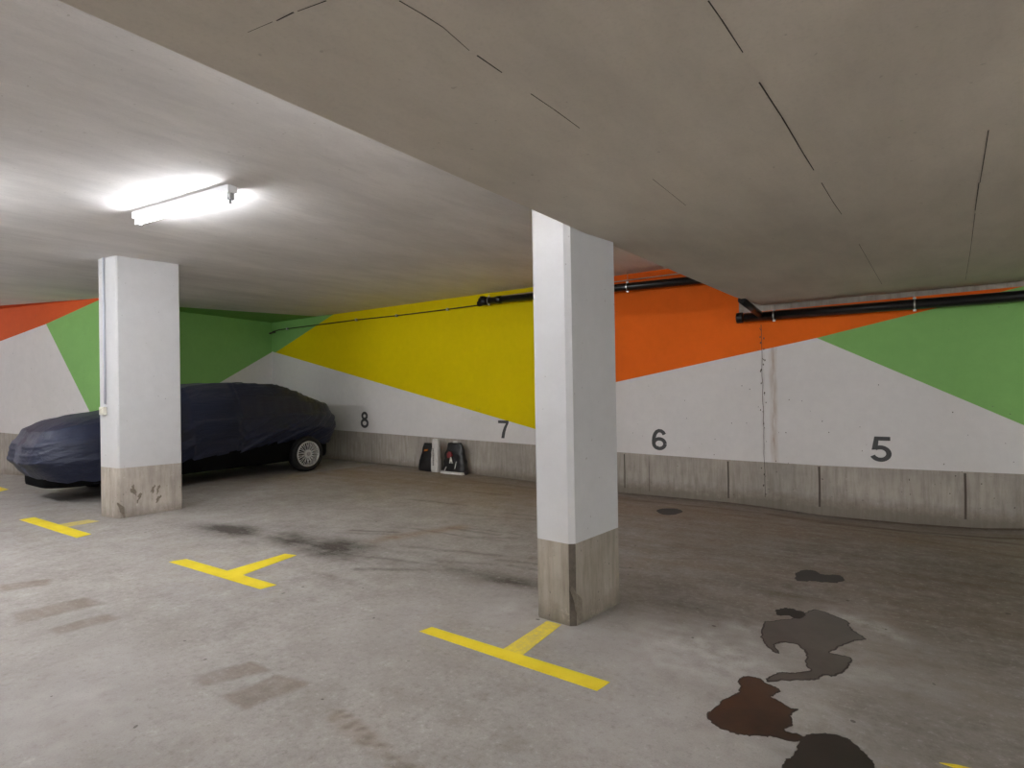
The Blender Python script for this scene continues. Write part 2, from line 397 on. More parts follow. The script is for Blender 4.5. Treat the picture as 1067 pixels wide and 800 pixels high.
# dirty bays under the low slab, plus part of the pillar's shadow painted in
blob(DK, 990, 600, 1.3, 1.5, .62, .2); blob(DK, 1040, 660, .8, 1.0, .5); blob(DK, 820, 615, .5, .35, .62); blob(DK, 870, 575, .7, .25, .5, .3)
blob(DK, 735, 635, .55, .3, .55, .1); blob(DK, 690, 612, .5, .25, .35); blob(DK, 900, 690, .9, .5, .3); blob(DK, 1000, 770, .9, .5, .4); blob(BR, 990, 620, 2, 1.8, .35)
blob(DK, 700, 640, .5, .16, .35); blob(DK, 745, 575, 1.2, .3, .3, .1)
for k, (a, b) in enumerate([((800, 528), (960, 549)), ((860, 541), (1067, 557)), ((800, 531), (1067, 566)), ((870, 548), (1060, 580)), ((500, 500), (780, 528)), ((640, 516), (760, 526))]):
    seg(DK, a, b, (.04, .07, .05, .06, .06, .05)[k], (1.6, 1.4, 1.0, .7, .5, .7)[k])
rr = random.Random(12)
for k in range(46):      # wavy swept water marks in front of the wall
    x, y = rr.uniform(330, 1020), rr.uniform(512, 600)
    if y < 470+(x-300)*.105+14: continue
    L = rr.uniform(30, 120); seg(DK, (x, y), (x+L, y+L*rr.uniform(.0, .16)), rr.uniform(.015, .04), rr.uniform(.2, .6))
for k in range(9): seg(BR, (560+k*14, 540+k*5), (700+k*12, 552+k*7), .03, .35)
for q in ((560, 640, .5, .3, .5), (640, 660, .4, .3, .3), (730, 680, .5, .4, .7), (880, 690, .45, .3, .4), (905, 652, .3, .12, .75, -.6), (740, 760, .5, .35, .35), (60, 745, .5, .35, .5), (100, 700, .8, .4, .3), (400, 660, .6, .5, .15), (210, 540, .5, .1, .3)):
    blob(LT, *q)
blob(LT, 800, 660, .35, .12, .6); blob(DK, 850, 786, .3, .2, .35)
# darker along the back wall; soot in the bays, stronger to the right
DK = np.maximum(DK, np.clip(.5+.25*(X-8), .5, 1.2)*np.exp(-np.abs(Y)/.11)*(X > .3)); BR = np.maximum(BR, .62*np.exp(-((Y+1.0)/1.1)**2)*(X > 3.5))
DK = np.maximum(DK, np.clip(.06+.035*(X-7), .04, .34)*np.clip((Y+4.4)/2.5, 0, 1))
nx, ny = len(xs), len(ys)
co = np.stack([X, Y, Z], -1).reshape(-1, 3).astype(np.float32)
idx = np.arange(nx*ny).reshape(ny, nx)
fc = np.stack([idx[:-1, :-1], idx[:-1, 1:], idx[1:, 1:], idx[1:, :-1]], -1).reshape(-1, 4).astype(np.int32)
me = bpy.data.meshes.new('floor'); me.vertices.add(len(co)); me.vertices.foreach_set('co', co.ravel())
me.loops.add(fc.size); me.loops.foreach_set('vertex_index', fc.ravel()); me.polygons.add(len(fc)); me.polygons.foreach_set('loop_start', np.arange(0, fc.size, 4, dtype=np.int32))
me.update(calc_edges=True)
at = me.attributes.new('grime_shade', 'FLOAT_COLOR', 'POINT')
cc = np.stack([DK, BR, LT, np.ones_like(DK)], -1).reshape(-1).astype(np.float32); at.data.foreach_set('color', cc)
me.materials.append(M['floor']); fl = bpy.data.objects.new('floor', me); COL.objects.link(fl); struct(fl)

# ------------------------------------------------------------------ ceilings
bm = bmesh.new()
ex = [G(*q, ZS) for q in ((60, 0), (303, 107.5), (547, 215), (637, 255), (765, 309))]
xe_wall = G(790, 319, ZS).x
cpoly = [(-8.2, YF-.2), (XR+.2, YF-.2), (XR+.2, .2), (-8.2, .2)]
slab(bm, cpoly, ZC, ZC+.25)
# paint carried from the walls a little way onto the ceiling
def flat(bm, pts, z, mi):
    f = bm.faces.new([bm.verts.new((p[0], p[1], z)) for p in pts]); f.material_index = mi; f.normal_update()
    if f.normal.z > 0: f.normal_flip()
c1, c2, c3, c4 = G(342, 330.8, ZC), G(188, 319.8, ZC), G(95, 311.2, ZC), G(0, 314, ZC)
LBw = LB+Vector((0, -.0))
flat(bm, [(c1.x, .0), (c1.x, c1.y if c1.y < 0 else -.001), (c2.x, c2.y), (LA.x, LA.y), (0, 0)], ZC-.0015, 1)
flat(bm, [(c2.x, c2.y), (LB.x+.02, LB.y+.1), (LB.x, LB.y), (LA.x, LA.y)], ZC-.0015, 1)
pbl = PB0+(PB1-PB0)*.50
pk = PB0+(PB1-PB0)*((1.0-PB0.x)/(PB1.x-PB0.x))
flat(bm, [(pk.x, pk.y), (pbl.x, pbl.y-.45), (pbl.x, pbl.y)], ZC-.0015, 2)
rnd = random.Random(5)
struct(obj('ceiling', bm, ['ceil', 'green', 'red_orange']))
bm = bmesh.new()
# dropped slab: soffit with its own slight fall towards the wall, vertical free edge
zwl = [hit(803, 317, 1, 0).z, hit(1067, 291.5, 1, 0).z]
xa = hit(803, 317, 1, 0).x; xb = hit(1067, 291.5, 1, 0).x
e0 = ex[0]+(ex[0]-ex[1])*4.0
left = [(e0.x, max(e0.y, YF), ZS)]+[(p.x, p.y, ZS) for p in ex]+[(xe_wall, 0, zwl[0])]
left[0] = (ex[0].x+(ex[0].x-ex[1].x)/(ex[0].y-ex[1].y)*(YF-ex[0].y), YF, ZS)
lo = [bm.verts.new(p) for p in left]; hi = [bm.verts.new((p[0], p[1], ZC)) for p in left]
rgt = [bm.verts.new((XR, p[1], ZS if p[1] < -.01 else zwl[1])) for p in left]
def fac(vs):
    f = bm.faces.new(vs); return f
for i in range(len(lo)-1):
    fac((lo[i], lo[i+1], rgt[i+1], rgt[i])); fac((lo[i], hi[i], hi[i+1], lo[i+1]))
bmesh.ops.recalc_face_normals(bm, faces=bm.faces[:])
for f in bm.faces:
    f.normal_update()
    if abs(f.normal.z) > .5 and f.normal.z > 0: f.normal_flip()
    if f.normal.x > .5: f.normal_flip()
def soff_strip(pts, w):
    P = [G(*q, ZS) for q in pts]
    for a, b in zip(P, P[1:]):
        d = (b-a).normalized(); n = Vector((-d.y, d.x, 0))*w/2
        f = bm.faces.new([bm.verts.new((v.x, v.y, ZS-.0018)) for v in (a+n, b+n*.8, b-n*.8, a-n)]); f.material_index = 1; f.normal_update()
        if f.normal.z > 0: f.normal_flip()
for pts, w in (([(416, 0), (440, 14), (462, 28)], .006), ([(462, 28), (489, 52)], .004), ([(497, 57), (523, 75)], .008), ([(553, 97), (578, 114), (604, 133)], .006),
               ([(738, 0), (752, 20), (774, 54)], .006), ([(791, 85), (815, 122), (838, 161), (848, 177)], .008), ([(856, 190), (868, 210), (877, 223)], .006),
               ([(895, 254), (919, 296)], .004), ([(1030, 135), (1026, 160), (1021, 190)], .006), ([(1020, 190), (1016, 219)], .007), ([(1016, 222), (1011, 262), (1006, 292)], .004),
               ([(340, 0), (310, 11)], .005), ([(306, 12), (288, 21)], .007), ([(284, 22), (258, 33)], .003), ([(680, 186), (700, 202), (715, 214)], .004)):
    soff_strip(pts, w*.62)
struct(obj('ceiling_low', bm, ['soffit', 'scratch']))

# ------------------------------------------------------------------ pillars
def pillar(corners, gy_, ztop, label, chamfer, stains=(), worn=False):
    """corners: photo pixels of the left, near and right base corners; gy_: pixel rows of the paint edge there"""
    P = [G(*c) for c in corners]; Q = P[0]+P[2]-P[1]
    base = [P[1], P[2], Q, P[0]]          # near, right-far, hidden, left
    def zat(p, row):
        a, b = 0, 1.5
        for _ in range(40):
            mid = (a+b)/2
            if proj((p.x, p.y, mid))[1] > row: a = mid
            else: b = mid
        return a
    zg = [zat(P[1], gy_[1]), zat(P[2], gy_[2]), 0, zat(P[0], gy_[0])]; zg[2] = (zg[1]+zg[3])/2
    bm = bmesh.new()
    # chamfered plan
    plan, zz = [], []
    for i in range(4):
        a, b, c = base[i-1], base[i], base[(i+1) % 4]
        plan += [b+(a-b).normalized()*chamfer, b+(c-b).normalized()*chamfer]; zz += [zg[i], zg[i]]
    lv = [[-.02]*8, zz, [ztop]*8]
    rings = [[bm.verts.new((p.x, p.y, z[i])) for i, p in enumerate(plan)] for z in lv]
    for k in range(2):
        for i in range(8):
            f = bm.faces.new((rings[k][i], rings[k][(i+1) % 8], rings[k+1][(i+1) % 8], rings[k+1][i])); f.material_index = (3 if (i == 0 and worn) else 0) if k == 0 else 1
    bm.faces.new(rings[0]); f = bm.faces.new(rings[2]); f.material_index = 1
    bmesh.ops.recalc_face_normals(bm, faces=bm.faces[:])
    c = sum(base, Vector())/4
    bmesh.ops.translate(bm, verts=bm.verts[:], vec=(-c.x, -c.y, 0))
    # rubbed stains on the bare foot
    fx, fy = P[2]-P[1], None
    n = Vector((fx.y, -fx.x, 0)).normalized()
    for (u, z, w, h, tilt) in stains:
        q = P[1]+fx*u-c+n*.0015; d = fx.normalized(); vs = []
        for k in range(28):
            a = 2*math.pi*k/28; r = 1+.3*math.sin(3*a+u*20)
            dx, dz = w*math.cos(a)*r, h*math.sin(a)*r
            dx += .006*math.sin(5*a+u*9); dz += .008*math.sin(7*a+u*31)
            vs.append(bm.verts.new((q.x+d.x*(dx+tilt*dz), q.y+d.y*(dx+tilt*dz), max(.002, z+dz))))
        f = bm.faces.new(vs); f.material_index = 2; f.normal_update()
        if f.normal.dot(n) < 0: f.normal_flip()
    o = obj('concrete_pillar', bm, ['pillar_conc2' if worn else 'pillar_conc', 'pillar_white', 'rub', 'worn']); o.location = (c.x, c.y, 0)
    return tag(o, label, 'pillar'), base
M['worn'] = plain('dark_concrete_corner', (92, 84, 74), .9, 0, .3, 30)  # darker concrete tone for the near corner of the foot
M['rub'] = plain('rubbed_dirt_mark', (126, 116, 104), .9, 0, .3, 60)
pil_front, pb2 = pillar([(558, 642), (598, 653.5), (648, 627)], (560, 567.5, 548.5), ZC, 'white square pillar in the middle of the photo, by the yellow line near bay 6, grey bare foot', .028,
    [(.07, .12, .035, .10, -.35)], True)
pil_back, pb1 = pillar([(105, 537.5), (124, 540.5), (190.5, 530)], (486, 488, 482), ZC, 'white pillar standing in front of the covered car, grey bare foot with rubbed marks', .014,
    [(.22, .29, .022, .055, -.2), (.31, .21, .016, .05, .4), (.52, .28, .014, .045, .3), (.60, .27, .012, .045, .3), (.60, .16, .02, .035, .6), (.04, .09, .022, .085, -.3)])

# ------------------------------------------------------------------ painted bay numbers
def stroke(bm, pts, w, fn):
    n = len(pts); P = [Vector(p) for p in pts]; L, R = [], []
    for i in range(n):
        d = (P[min(i+1, n-1)]-P[max(i-1, 0)]).normalized(); k = Vector((-d.y, d.x))*w/2; L.append(P[i]+k); R.append(P[i]-k)
    return [[L[i], L[i+1], R[i+1], R[i]] for i in range(n-1)]
def arc(cx, cz, rx, rz, a0, a1, n=28): return [(cx+rx*math.cos(math.radians(a0+(a1-a0)*i/n)), cz+rz*math.sin(math.radians(a0+(a1-a0)*i/n))) for i in range(n+1)]
def digit(ch):
    w = .165
    if ch == '8': return stroke(None, arc(.34, .735, .185, .18, 0, 360), w*.95, 0)+stroke(None, arc(.34, .29, .245, .215, 0, 360), w, 0)
    if ch == '6': return stroke(None, arc(.34, .31, .25, .225, 0, 360), w, 0)+stroke(None, [(.09,.31),(.088,.45),(.105,.60),(.15,.745),(.225,.86),(.33,.915),(.43,.90),(.52,.84),(.57,.74)], w, 0)
    if ch == '5':
        return [[Vector(p) for p in q] for q in ([(.15,1),(.64,1),(.64,.84),(.26,.84)], [(.15,1),(.28,.84),(.24,.48),(.06,.46)])]+stroke(None, [(.15,.50),(.19,.55)]+arc(.33, .325, .26, .245, 118, -158), w, 0)
    if ch == '7':
        q = [[Vector(p) for p in [(.03,1),(.65,1),(.65,.84),(.03,.84)]]]
        l = [(.50,.85),(.36,.6),(.26,.3),(.21,0)]; r = [(.65,.86),(.53,.6),(.44,.3),(.39,0)]
        return q+[[Vector(l[i]), Vector(l[i+1]), Vector(r[i+1]), Vector(r[i])] for i in range(3)]
nums = (('8', (375.9, 428.8, 384.2, 445.9), 'small painted number 8 on the white wall just right of the covered car'), ('7', (519.2, 438, 530.1, 456.5), 'painted number 7 on the back wall under the yellow triangle'),
        ('6', (679.3, 446.8, 694.8, 469), 'painted number 6 on the white wall right of the middle pillar'), ('5', (906.8, 454.8, 929, 481), 'largest painted number, a dark grey 5 on the wall at right'))
for ch, (x0, y0, x1, y1), lab in nums:
    bm = bmesh.new(); A = hit(x0, (y0+y1)/2, 1, 0).x; B = hit(x1, (y0+y1)/2, 1, 0).x; zt = hit((x0+x1)/2, y0, 1, 0).z; zb = hit((x0+x1)/2, y1, 1, 0).z
    qs = digit(ch); mn = min(v.x for q in qs for v in q); mx = max(v.x for q in qs for v in q); mnz = min(v.y for q in qs for v in q); mxz = max(v.y for q in qs for v in q)
    for k, q in enumerate(qs):
        y = -.0026-.00002*k
        f = bm.faces.new([bm.verts.new(((v.x-mn)/(mx-mn)*(B-A), y, (v.y-mnz)/(mxz-mnz)*(zt-zb))) for v in q]); f.normal_update()
        if f.normal.y > 0: f.normal_flip()
    o = obj('painted_number', bm, 'digit'); o.location = (A, 0, zb); tag(o, lab, 'number', 'bay numbers on the back wall')

# ------------------------------------------------------------------ yellow bay markings
def marking(bar, stem, label, stem_mat='line'):
    bm = bmesh.new(); P = [G(*q) for q in bar]; c = sum(P, Vector())/4
    def pr(pts, z, mi): slab(bm, [(p.x-c.x, p.y-c.y) for p in pts], .0005, z, mi)
    pr(P, .003, 0)
    if stem: pr([G(*q) for q in stem], .0024, 1)
    o = obj('parking_line', bm, ['line', stem_mat]); o.location = (c.x, c.y, 0)
    return tag(o, label, 'road marking', 'yellow bay end markings on the floor')
marking([(437, 658), (450, 653.5), (635.5, 711), (622, 720)], [(522, 678), (570, 647), (585, 651), (543, 684)], 'nearest yellow T marking, in front of the middle pillar, its short stroke worn', 'line_worn')
marking([(176, 585.5), (194, 582.5), (288, 609.5), (271, 614)], [(236, 595), (297, 577), (309, 578.5), (252, 599.5)], 'yellow T marking with a clean long stroke on open floor between the two pillars')
marking([(20, 541.5), (36, 539), (95, 556.5), (80, 560.5)], [(60, 546.5), (92, 541.5), (104, 543), (70, 549)], 'yellow bar marking on the floor just left of the pillar by the covered car', 'line_faint')
marking([(979, 795), (996, 797), (1130, 829), (1110, 838)], None, 'yellow line corner just showing at the bottom right edge of the photo')
marking([(-40, 501), (-28, 499), (9, 510), (-4, 513)], None, 'faint yellow line end at the left edge in front of the car nose')

# ------------------------------------------------------------------ puddles and stains
def puddle(pts, mat, label, name='puddle', off=None, sc=1, z=.0015, cat='puddle', rough=.009, rim=0, rimmat='tide'):
    P = [G(off[0]+p[0]/sc, off[1]+p[1]/sc) for p in pts] if off else [G(*p) for p in pts]
    n = len(P); out = []; sub = 9
    for i in range(n):      # Catmull-Rom plus a ragged edge
        a, b, c, d = P[i-1], P[i], P[(i+1) % n], P[(i+2) % n]
        for k in range(sub):
            t = k/sub; q = .5*((2*b)+(c-a)*t+(2*a-5*b+4*c-d)*t*t+(3*b-a-3*c+d)*t**3)
            j = noise.noise_vector((q.x*30, q.y*30, 1.3))*rough+noise.noise_vector((q.x*85, q.y*85, 4.3))*rough*.9
            out.append(Vector((q.x+j.x, q.y+j.y, 0)))
    c = sum(out, Vector())/len(out)
    bm = bmesh.new(); vs = [bm.verts.new((q.x-c.x, q.y-c.y, z)) for q in out]; f = bm.faces.new(vs); f.normal_update()
    if f.normal.z < 0: f.normal_flip()
    r = bmesh.ops.extrude_face_region(bm, geom=[f]); vv = [v for v in r['geom'] if isinstance(v, bmesh.types.BMVert)]
    bmesh.ops.translate(bm, verts=vv, vec=(0, 0, -z+.0003)); bmesh.ops.recalc_face_normals(bm, faces=bm.faces[:])
    bmesh.ops.triangulate(bm, faces=[f for f in bm.faces if len(f.verts) > 4])
    o = obj(name, bm, mat); o.location = (c.x, c.y, floor_z(c.x, c.y)); tag(o, label, cat)
    if rim:                 # dried dark tide line round the edge, lying just on top
        m_ = len(out); ar = sum(out[i].x*out[(i+1) % m_].y-out[(i+1) % m_].x*out[i].y for i in range(m_)); sg = 1 if ar > 0 else -1
        bm = bmesh.new(); A, B = [], []
        for i in range(m_):
            d = out[(i+2) % m_]-out[i-2]; nn = Vector((-d.y, d.x, 0)).normalized()*sg
            w_ = rim*(.55+.9*abs(noise.noise((out[i].x*14, out[i].y*14, 8))))
            A.append(bm.verts.new((out[i].x-c.x, out[i].y-c.y, z+.0004))); q = out[i]+nn*w_; B.append(bm.verts.new((q.x-c.x, q.y-c.y, z+.0004)))
        for i in range(m_):
            f = bm.faces.new((A[i], A[(i+1) % m_], B[(i+1) % m_], B[i])); f.normal_update()
            if f.normal.z < 0: f.normal_flip()
        obj('tide_line', bm, rimmat, o)
    return o
M['tide'] = wet('dark_tide_line', (56, 50, 45), (46, 41, 36), .5)
O = (720, 580); S = 3.635
puddle([(275,250),(300,246),(340,240),(380,235),(430,215),(470,200),(520,215),(570,235),(598,248),(605,272),(662,312),(620,318),(570,340),(530,362),(570,374),(610,385),(600,410),(580,435),(540,455),(515,448),(470,465),(400,468),(340,470),(292,476),(290,457),(340,440),(390,440),(450,432),(437,415),(437,370),(425,350),(400,332),(350,325),(318,335),(335,366),(310,360),(280,330),(265,300)],
       'wet_grey', 'large greyish damp puddle on the floor at right, upper one of the connected spills', off=O, sc=S, rim=.012)
puddle([(183,460),(240,455),(290,480),(322,495),(337,512),(308,525),(300,530),(340,550),(375,572),(405,580),(385,600),(385,640),(352,656),(430,682),(405,700),(340,688),(260,678),(180,672),(120,655),(85,635),(60,600),(85,580),(120,545),(172,520),(185,490)],
       'wet_rust', 'rusty brown puddle on the floor, between the grey puddle and the black oil pool', off=O, sc=S, z=.0021, rim=.009)
puddle([(340,830),(350,785),(400,735),(418,690),(470,670),(540,672),(600,695),(650,735),(682,765),(690,800),(670,840),(600,880),(430,880)],
       'wet_dark', 'nearly black oil pool at the bottom edge of the photo', 'oil_pool', off=O, sc=S, z=.0023)
puddle([(400,60),(440,50),(470,55),(500,68),(560,70),(582,85),(560,98),(500,96),(460,92),(400,90)], 'oil_black', 'small black oil stain on the floor behind the grey puddle', 'oil_stain', off=O, sc=S, cat='stain', rough=.012)
puddle([(320,205),(350,195),(385,198),(430,212),(425,232),(395,236),(370,222),(335,222)], 'oil_black', 'black ragged stain touching the far rim of the grey puddle', 'oil_stain', off=O, sc=S, cat='stain', z=.0022, rough=.014)
puddle([(684,532),(690,530),(698,529.6),(706,530.2),(711,532.6),(706,535.4),(698,536.4),(689,535.4)], 'oil_black', 'small round dark stain on the floor below the number 6', 'oil_stain', cat='stain')

# ------------------------------------------------------------------ pipes
def wallp(px, py, y): return hit(px, py, 1, y)
def clamp_ring(parent, c, axis, r, ztop):
    bm = bmesh.new(); ax = Vector(axis).normalized(); b = Vector((0, 0, 1)); a = ax.cross(b).normalized(); b = a.cross(ax)
    n = 24; rings = []
    for s_ in (-.007, .007):
        for rr_ in (r+.001, r+.004): rings.append([bm.verts.new(Vector(c)+ax*s_+(a*math.cos(2*math.pi*k/n)+b*math.sin(2*math.pi*k/n))*rr_) for k in range(n)])
    for A, B in ((0, 1), (1, 3), (3, 2), (2, 0)):
        for k in range(n): bm.faces.new((rings[A][k], rings[A][(k+1) % n], rings[B][(k+1) % n], rings[B][k]))
    tube(bm, [Vector(c)+Vector((0, 0, r+.004)), (c[0], c[1], ztop)], .003, 8)
    box(bm, (c[0]-.014, c[1]-.014, c[2]+r), (c[0]+.014, c[1]+.014, c[2]+r+.018))
    box(bm, (c[0]-.014, c[1]-.012, c[2]-r-.02), (c[0]+.014, c[1]+.012, c[2]-r))
    bmesh.ops.recalc_face_normals(bm, faces=bm.faces[:]); return obj('pipe_clamp', bm, 'clamp', parent)
YP = -.13; RP = .052
pa, pb = wallp(503, 314, YP), wallp(716, 292.6, YP); dA = (pb-pa).normalized(); endA = pa+dA*((10.9-pa.x)/dA.x)
t = thing('drain_pipe', 'black drain pipe high along the yellow and orange wall, passing behind the middle pillar', 'pipe')
bm = bmesh.new(); tube(bm, [pa+dA*.05, endA], RP, 28); obj('pipe_run', bm, 'pipe', t)
bm = bmesh.new(); tube(bm, [pa-dA*.05, pa-dA*.045, pa+dA*.09, pa+dA*.095], [RP+.008, RP+.014, RP+.014, RP+.006], 28)
tube(bm, [pa, pa+Vector((-.015, -.03, -.03)), pa+Vector((-.03, -.075, -.045))], [RP, RP*.95, RP*.8], 20)
tube(bm, [pa, pa+Vector((0, 0, .08))], RP*.9, 20); obj('end_socket', bm, 'pipe', t)
bm = bmesh.new(); q = pa+dA*.32; tube(bm, [q-dA*.05, q-dA*.045, q+dA*.045, q+dA*.05], [RP+.002, RP+.009, RP+.009, RP+.002], 28); obj('coupling', bm, 'pipe', t)
for px in (509.5, 654):
    s = (wallp(px, 313.3-(px-503)*.1, YP).x-pa.x)/dA.x; clamp_ring(t, pa+dA*s, dA, RP, ZC)
pc, pd = wallp(776, 330.8, YP), wallp(1067, 308, YP); dB = (pd-pc).normalized(); midB = pc+dB*((12.9-pc.x)/dB.x); endB = Vector((XR-.05, midB.y, midB.z))
t = thing('drain_pipe', 'black drain pipe with a slanting branch under the low ceiling at right', 'pipe')
bm = bmesh.new(); tube(bm, [pc, midB, endB], RP, 28); obj('pipe_run', bm, 'pipe', t)
bm = bmesh.new(); tube(bm, [pc-dB*.09, pc-dB*.085, pc-dB*.02, pc-dB*.015], [RP+.004, RP+.012, RP+.012, RP+.002], 28); obj('end_cap', bm, 'pipe', t)
bm = bmesh.new(); bs = wallp(793, 328.5, YP); be = G(771.5, 311.5, ZS)
dd = (be-bs).normalized(); tube(bm, [bs, bs+dd*((be-bs).length-.035)], [RP*.75, RP*.75], 22); obj('branch', bm, 'pipe', t)
for px, py in ((806.5, 328.5), (953, 317.3)):
    s = (wallp(px, py, YP).x-pc.x)/dB.x; clamp_ring(t, pc+dB*s, dB, RP, ZS)
# thin rod along the top of the wall, with small saddles
YQ = -.03
path = [(277, 347.5), (284, 345.5), (291, 343.5), (371, 333.2), (413, 328.8), (466, 322.3), (505, 317)]
t = thing('earthing_rod', 'thin dark rod along the top of the yellow wall, from corner to pipe', 'rod')
pts = [wallp(x, y, YQ) for x, y in path]; pts[0].x = max(pts[0].x, .05)
bm = bmesh.new(); tube(bm, pts, .0095, 10); obj('rod', bm, 'rod', t)
for x, y in ((299, 342.5), (371, 333.2), (413, 328.8), (466, 322.3)):
    c = wallp(x, y, YQ); bm = bmesh.new(); box(bm, (c.x-.02, -.045, c.z-.022), (c.x+.02, -.004, c.z+.022)); bevel(bm, .004, 1); obj('saddle', bm, 'clamp', t)
bm = bmesh.new(); c = pts[0]; tube(bm, [c+Vector((.0, 0, 0)), c+Vector((.02, -.05, -.02)), c+Vector((.07, -.09, -.02)), c+Vector((.13, -.05, 0)), c+Vector((.15, 0, .01))], .016, 10); obj('hook', bm, 'rod', t)
bm = bmesh.new(); tube(bm, [wallp(515, 309.5, YQ), wallp(638, 294, YQ), wallp(715, 284, YQ)], .008, 10)
tag(obj('wall_conduit', bm, 'palerod'), 'thin pale conduit on the orange wall just above the black pipe', 'conduit')

# ------------------------------------------------------------------ fluorescent lamps
def lamp(name='ceiling_lamp', tm='old_tube'):
    t = thing(name, 'lit fluorescent batten lamp under the high ceiling', 'lamp')
    L = 1.22
    bm = bmesh.new(); box(bm, (-L/2-.03, -.038, -.055), (L/2+.03, .038, 0)); bevel(bm, .006, 2); obj('housing', bm, 'lampbody', t)
    bm = bmesh.new(); tube(bm, [(-L/2+.03, 0, -.082), (L/2-.03, 0, -.082)], .0165, 12); obj('tube', bm, tm, t)
    for s in (-1, 1):
        bm = bmesh.new(); box(bm, (s*L/2-.022, -.02, -.106), (s*L/2+.022, .02, -.05)); bevel(bm, .005, 2); obj('lamp_holder', bm, 'lampbody' if s < 0 else 'lampcap', t)
    bm = bmesh.new(); tube(bm, [(L/2-.0, 0, -.106), (L/2, 0, -.132)], .011, 10); obj('starter', bm, 'lampcap', t)
    return t
la, lb = G(141, 231, ZC-.07), G(244, 199.5, ZC-.05)
L0 = lamp(); L0.location = ((la.x+lb.x)/2, (la.y+lb.y)/2, ZC); L0.rotation_euler.z = math.atan2(lb.y-la.y, lb.x-la.x)
L0.scale = (1, 1, 1)
def dup(root, loc, rz, label):
    r = root.copy(); COL.objects.link(r); r.location = loc; r.rotation_euler.z = rz; r['label'] = label
    for ch in root.children:
        c = ch.copy(); COL.objects.link(c); c.parent = r
    return r
LAMPS = [((5.9, -6.9, ZC), 0.1, 'lamp outside the frame, just beyond the left edge over the aisle'),  # unseen lamps; those under the low ceiling are added as broad fill light
         ((7.0, -10.4, ZC), 0.1, 'lamp outside the frame, over the aisle behind the viewer'),
         ((2.4, -7.3, ZC), 0.1, 'lamp outside the frame, in the aisle in front of the covered car'),
         ((-3.5, -7.0, ZC), 0.1, 'lamp outside the frame, at the far left end of the aisle'),
         ((13.4, -10.8, ZS), 0.1, 'added lamp outside the frame, under the low ceiling far behind the viewer'),
         ((13.9, -8.3, ZS), 0.1, 'added lamp outside the frame, under the low ceiling right behind the viewer'),
         ((15.6, -5.0, ZS), 0.1, 'added lamp outside the frame, under the low ceiling by the right wall')]
L1 = lamp(tm='tube')
for i, (loc, rz, lab) in enumerate(LAMPS):
    if i: dup(L1, loc, rz, lab)
    else: L1.location = loc; L1.rotation_euler.z = rz; L1['label'] = lab
L2 = lamp(tm='mid_tube'); L2.location = (9.86, -5.55, ZC); L2.rotation_euler.z = math.pi/2  # unseen lamp added to brighten the high ceiling and floor near the slab edge
L2['label'] = 'added lamp out of sight on the high ceiling, just behind the edge of the low ceiling'
# ------------------------------------------------------------------ switch and conduit on the pillar by the car
pn = pb1[0]; pl = pb1[3]; fx = (pl-pn); nrm = Vector((fx.y, -fx.x, 0)).normalized()
if nrm.y > 0: nrm = -nrm
def on_front(px, py):
    d = _f + R_*((px-CX)/F_PX) + U_*((CY-py)/F_PX); t_ = nrm.dot(pn-CAM)/nrm.dot(d); return CAM+d*t_
ctop = on_front(110, 275); cbot = on_front(110.5, 421)
bm = bmesh.new(); tube(bm, [(cbot.x+nrm.x*.012, cbot.y+nrm.y*.012, cbot.z), (cbot.x+nrm.x*.012, cbot.y+nrm.y*.012, ZC)], .011, 10)
tag(obj('cable_conduit', bm, 'conduit'), 'thin vertical conduit down the narrow side of the pillar by the car', 'conduit')
sw = on_front(109.3, 428); t = thing('light_switch', 'small cream surface switch at the foot of the conduit on the pillar by the car', 'switch', (sw.x, sw.y, sw.z), math.atan2(nrm.y, nrm.x)+math.pi/2)
bm = bmesh.new(); box(bm, (-.042, -.04, -.045), (.042, 0, .045)); bevel(bm, .006, 2); obj('switch_body', bm, 'switch', t)
bm = bmesh.new(); box(bm, (-.02, -.05, -.025), (.02, -.037, .025)); bevel(bm, .003, 1); obj('rocker', bm, 'switch', t)

# ------------------------------------------------------------------ covered car
CXC, HW = 2.42, .86
YN, YR = -5.06, -.50
def interp(tab, y):
    xs_ = [a for a, _ in tab]; 
    if y <= xs_[0]: return tab[0][1]
    for (a, va), (b, vb) in zip(tab, tab[1:]):
        if y <= b:
            t = (y-a)/(b-a); return va+(vb-va)*t
    return tab[-1][1]
TOP = [(-5.06, .80), (-4.95, .90), (-4.75, 1.03), (-4.45, 1.10), (-4.1, 1.15), (-3.8, 1.22), (-3.5, 1.36), (-3.25, 1.46), (-2.9, 1.515), (-2.5, 1.53), (-2.05, 1.52), (-1.8, 1.50), (-1.5, 1.43), (-1.1, 1.31), (-.8, 1.20), (-.62, 1.08), (-.50, .98)]
SHO = [(-5.06, .79), (-4.8, .84), (-4.2, .90), (-3.4, .96), (-2.2, 1.0), (-1.2, 1.0), (-.7, .99), (-.50, .94)]
HEM = [(-5.06, .25), (-4.4, .23), (-3.5, .29), (-2.6, .38), (-1.75, .49), (-1.4, .54), (-1.1, .50), (-.9, .43), (-.50, .42)]
def smoothtab(tab, y):
    return (interp(tab, y-.12)+interp(tab, y-.06)+interp(tab, y)+interp(tab, y+.06)+interp(tab, y+.12))/5
NU, NV, NS = 420, 46, 34
def outline(u):      # superellipse-like plan, sharper at the tail
    a = 2*math.pi*u; cy = (YN+YR)/2; hl = (YR-YN)/2; c, s = math.cos(a), math.sin(a)
    n = 2/6.5 if s < 0 else 2/5.0
    x = math.copysign(abs(c)**n, c)*HW; y = math.copysign(abs(s)**n, s)*hl
    yy = cy+y
    if yy < -4.2: x *= 1-.12*((-4.2-yy)/.86)**2
    if yy > -1.3: x *= 1-.10*((yy+1.3)/.8)**2
    return x, yy
us = []
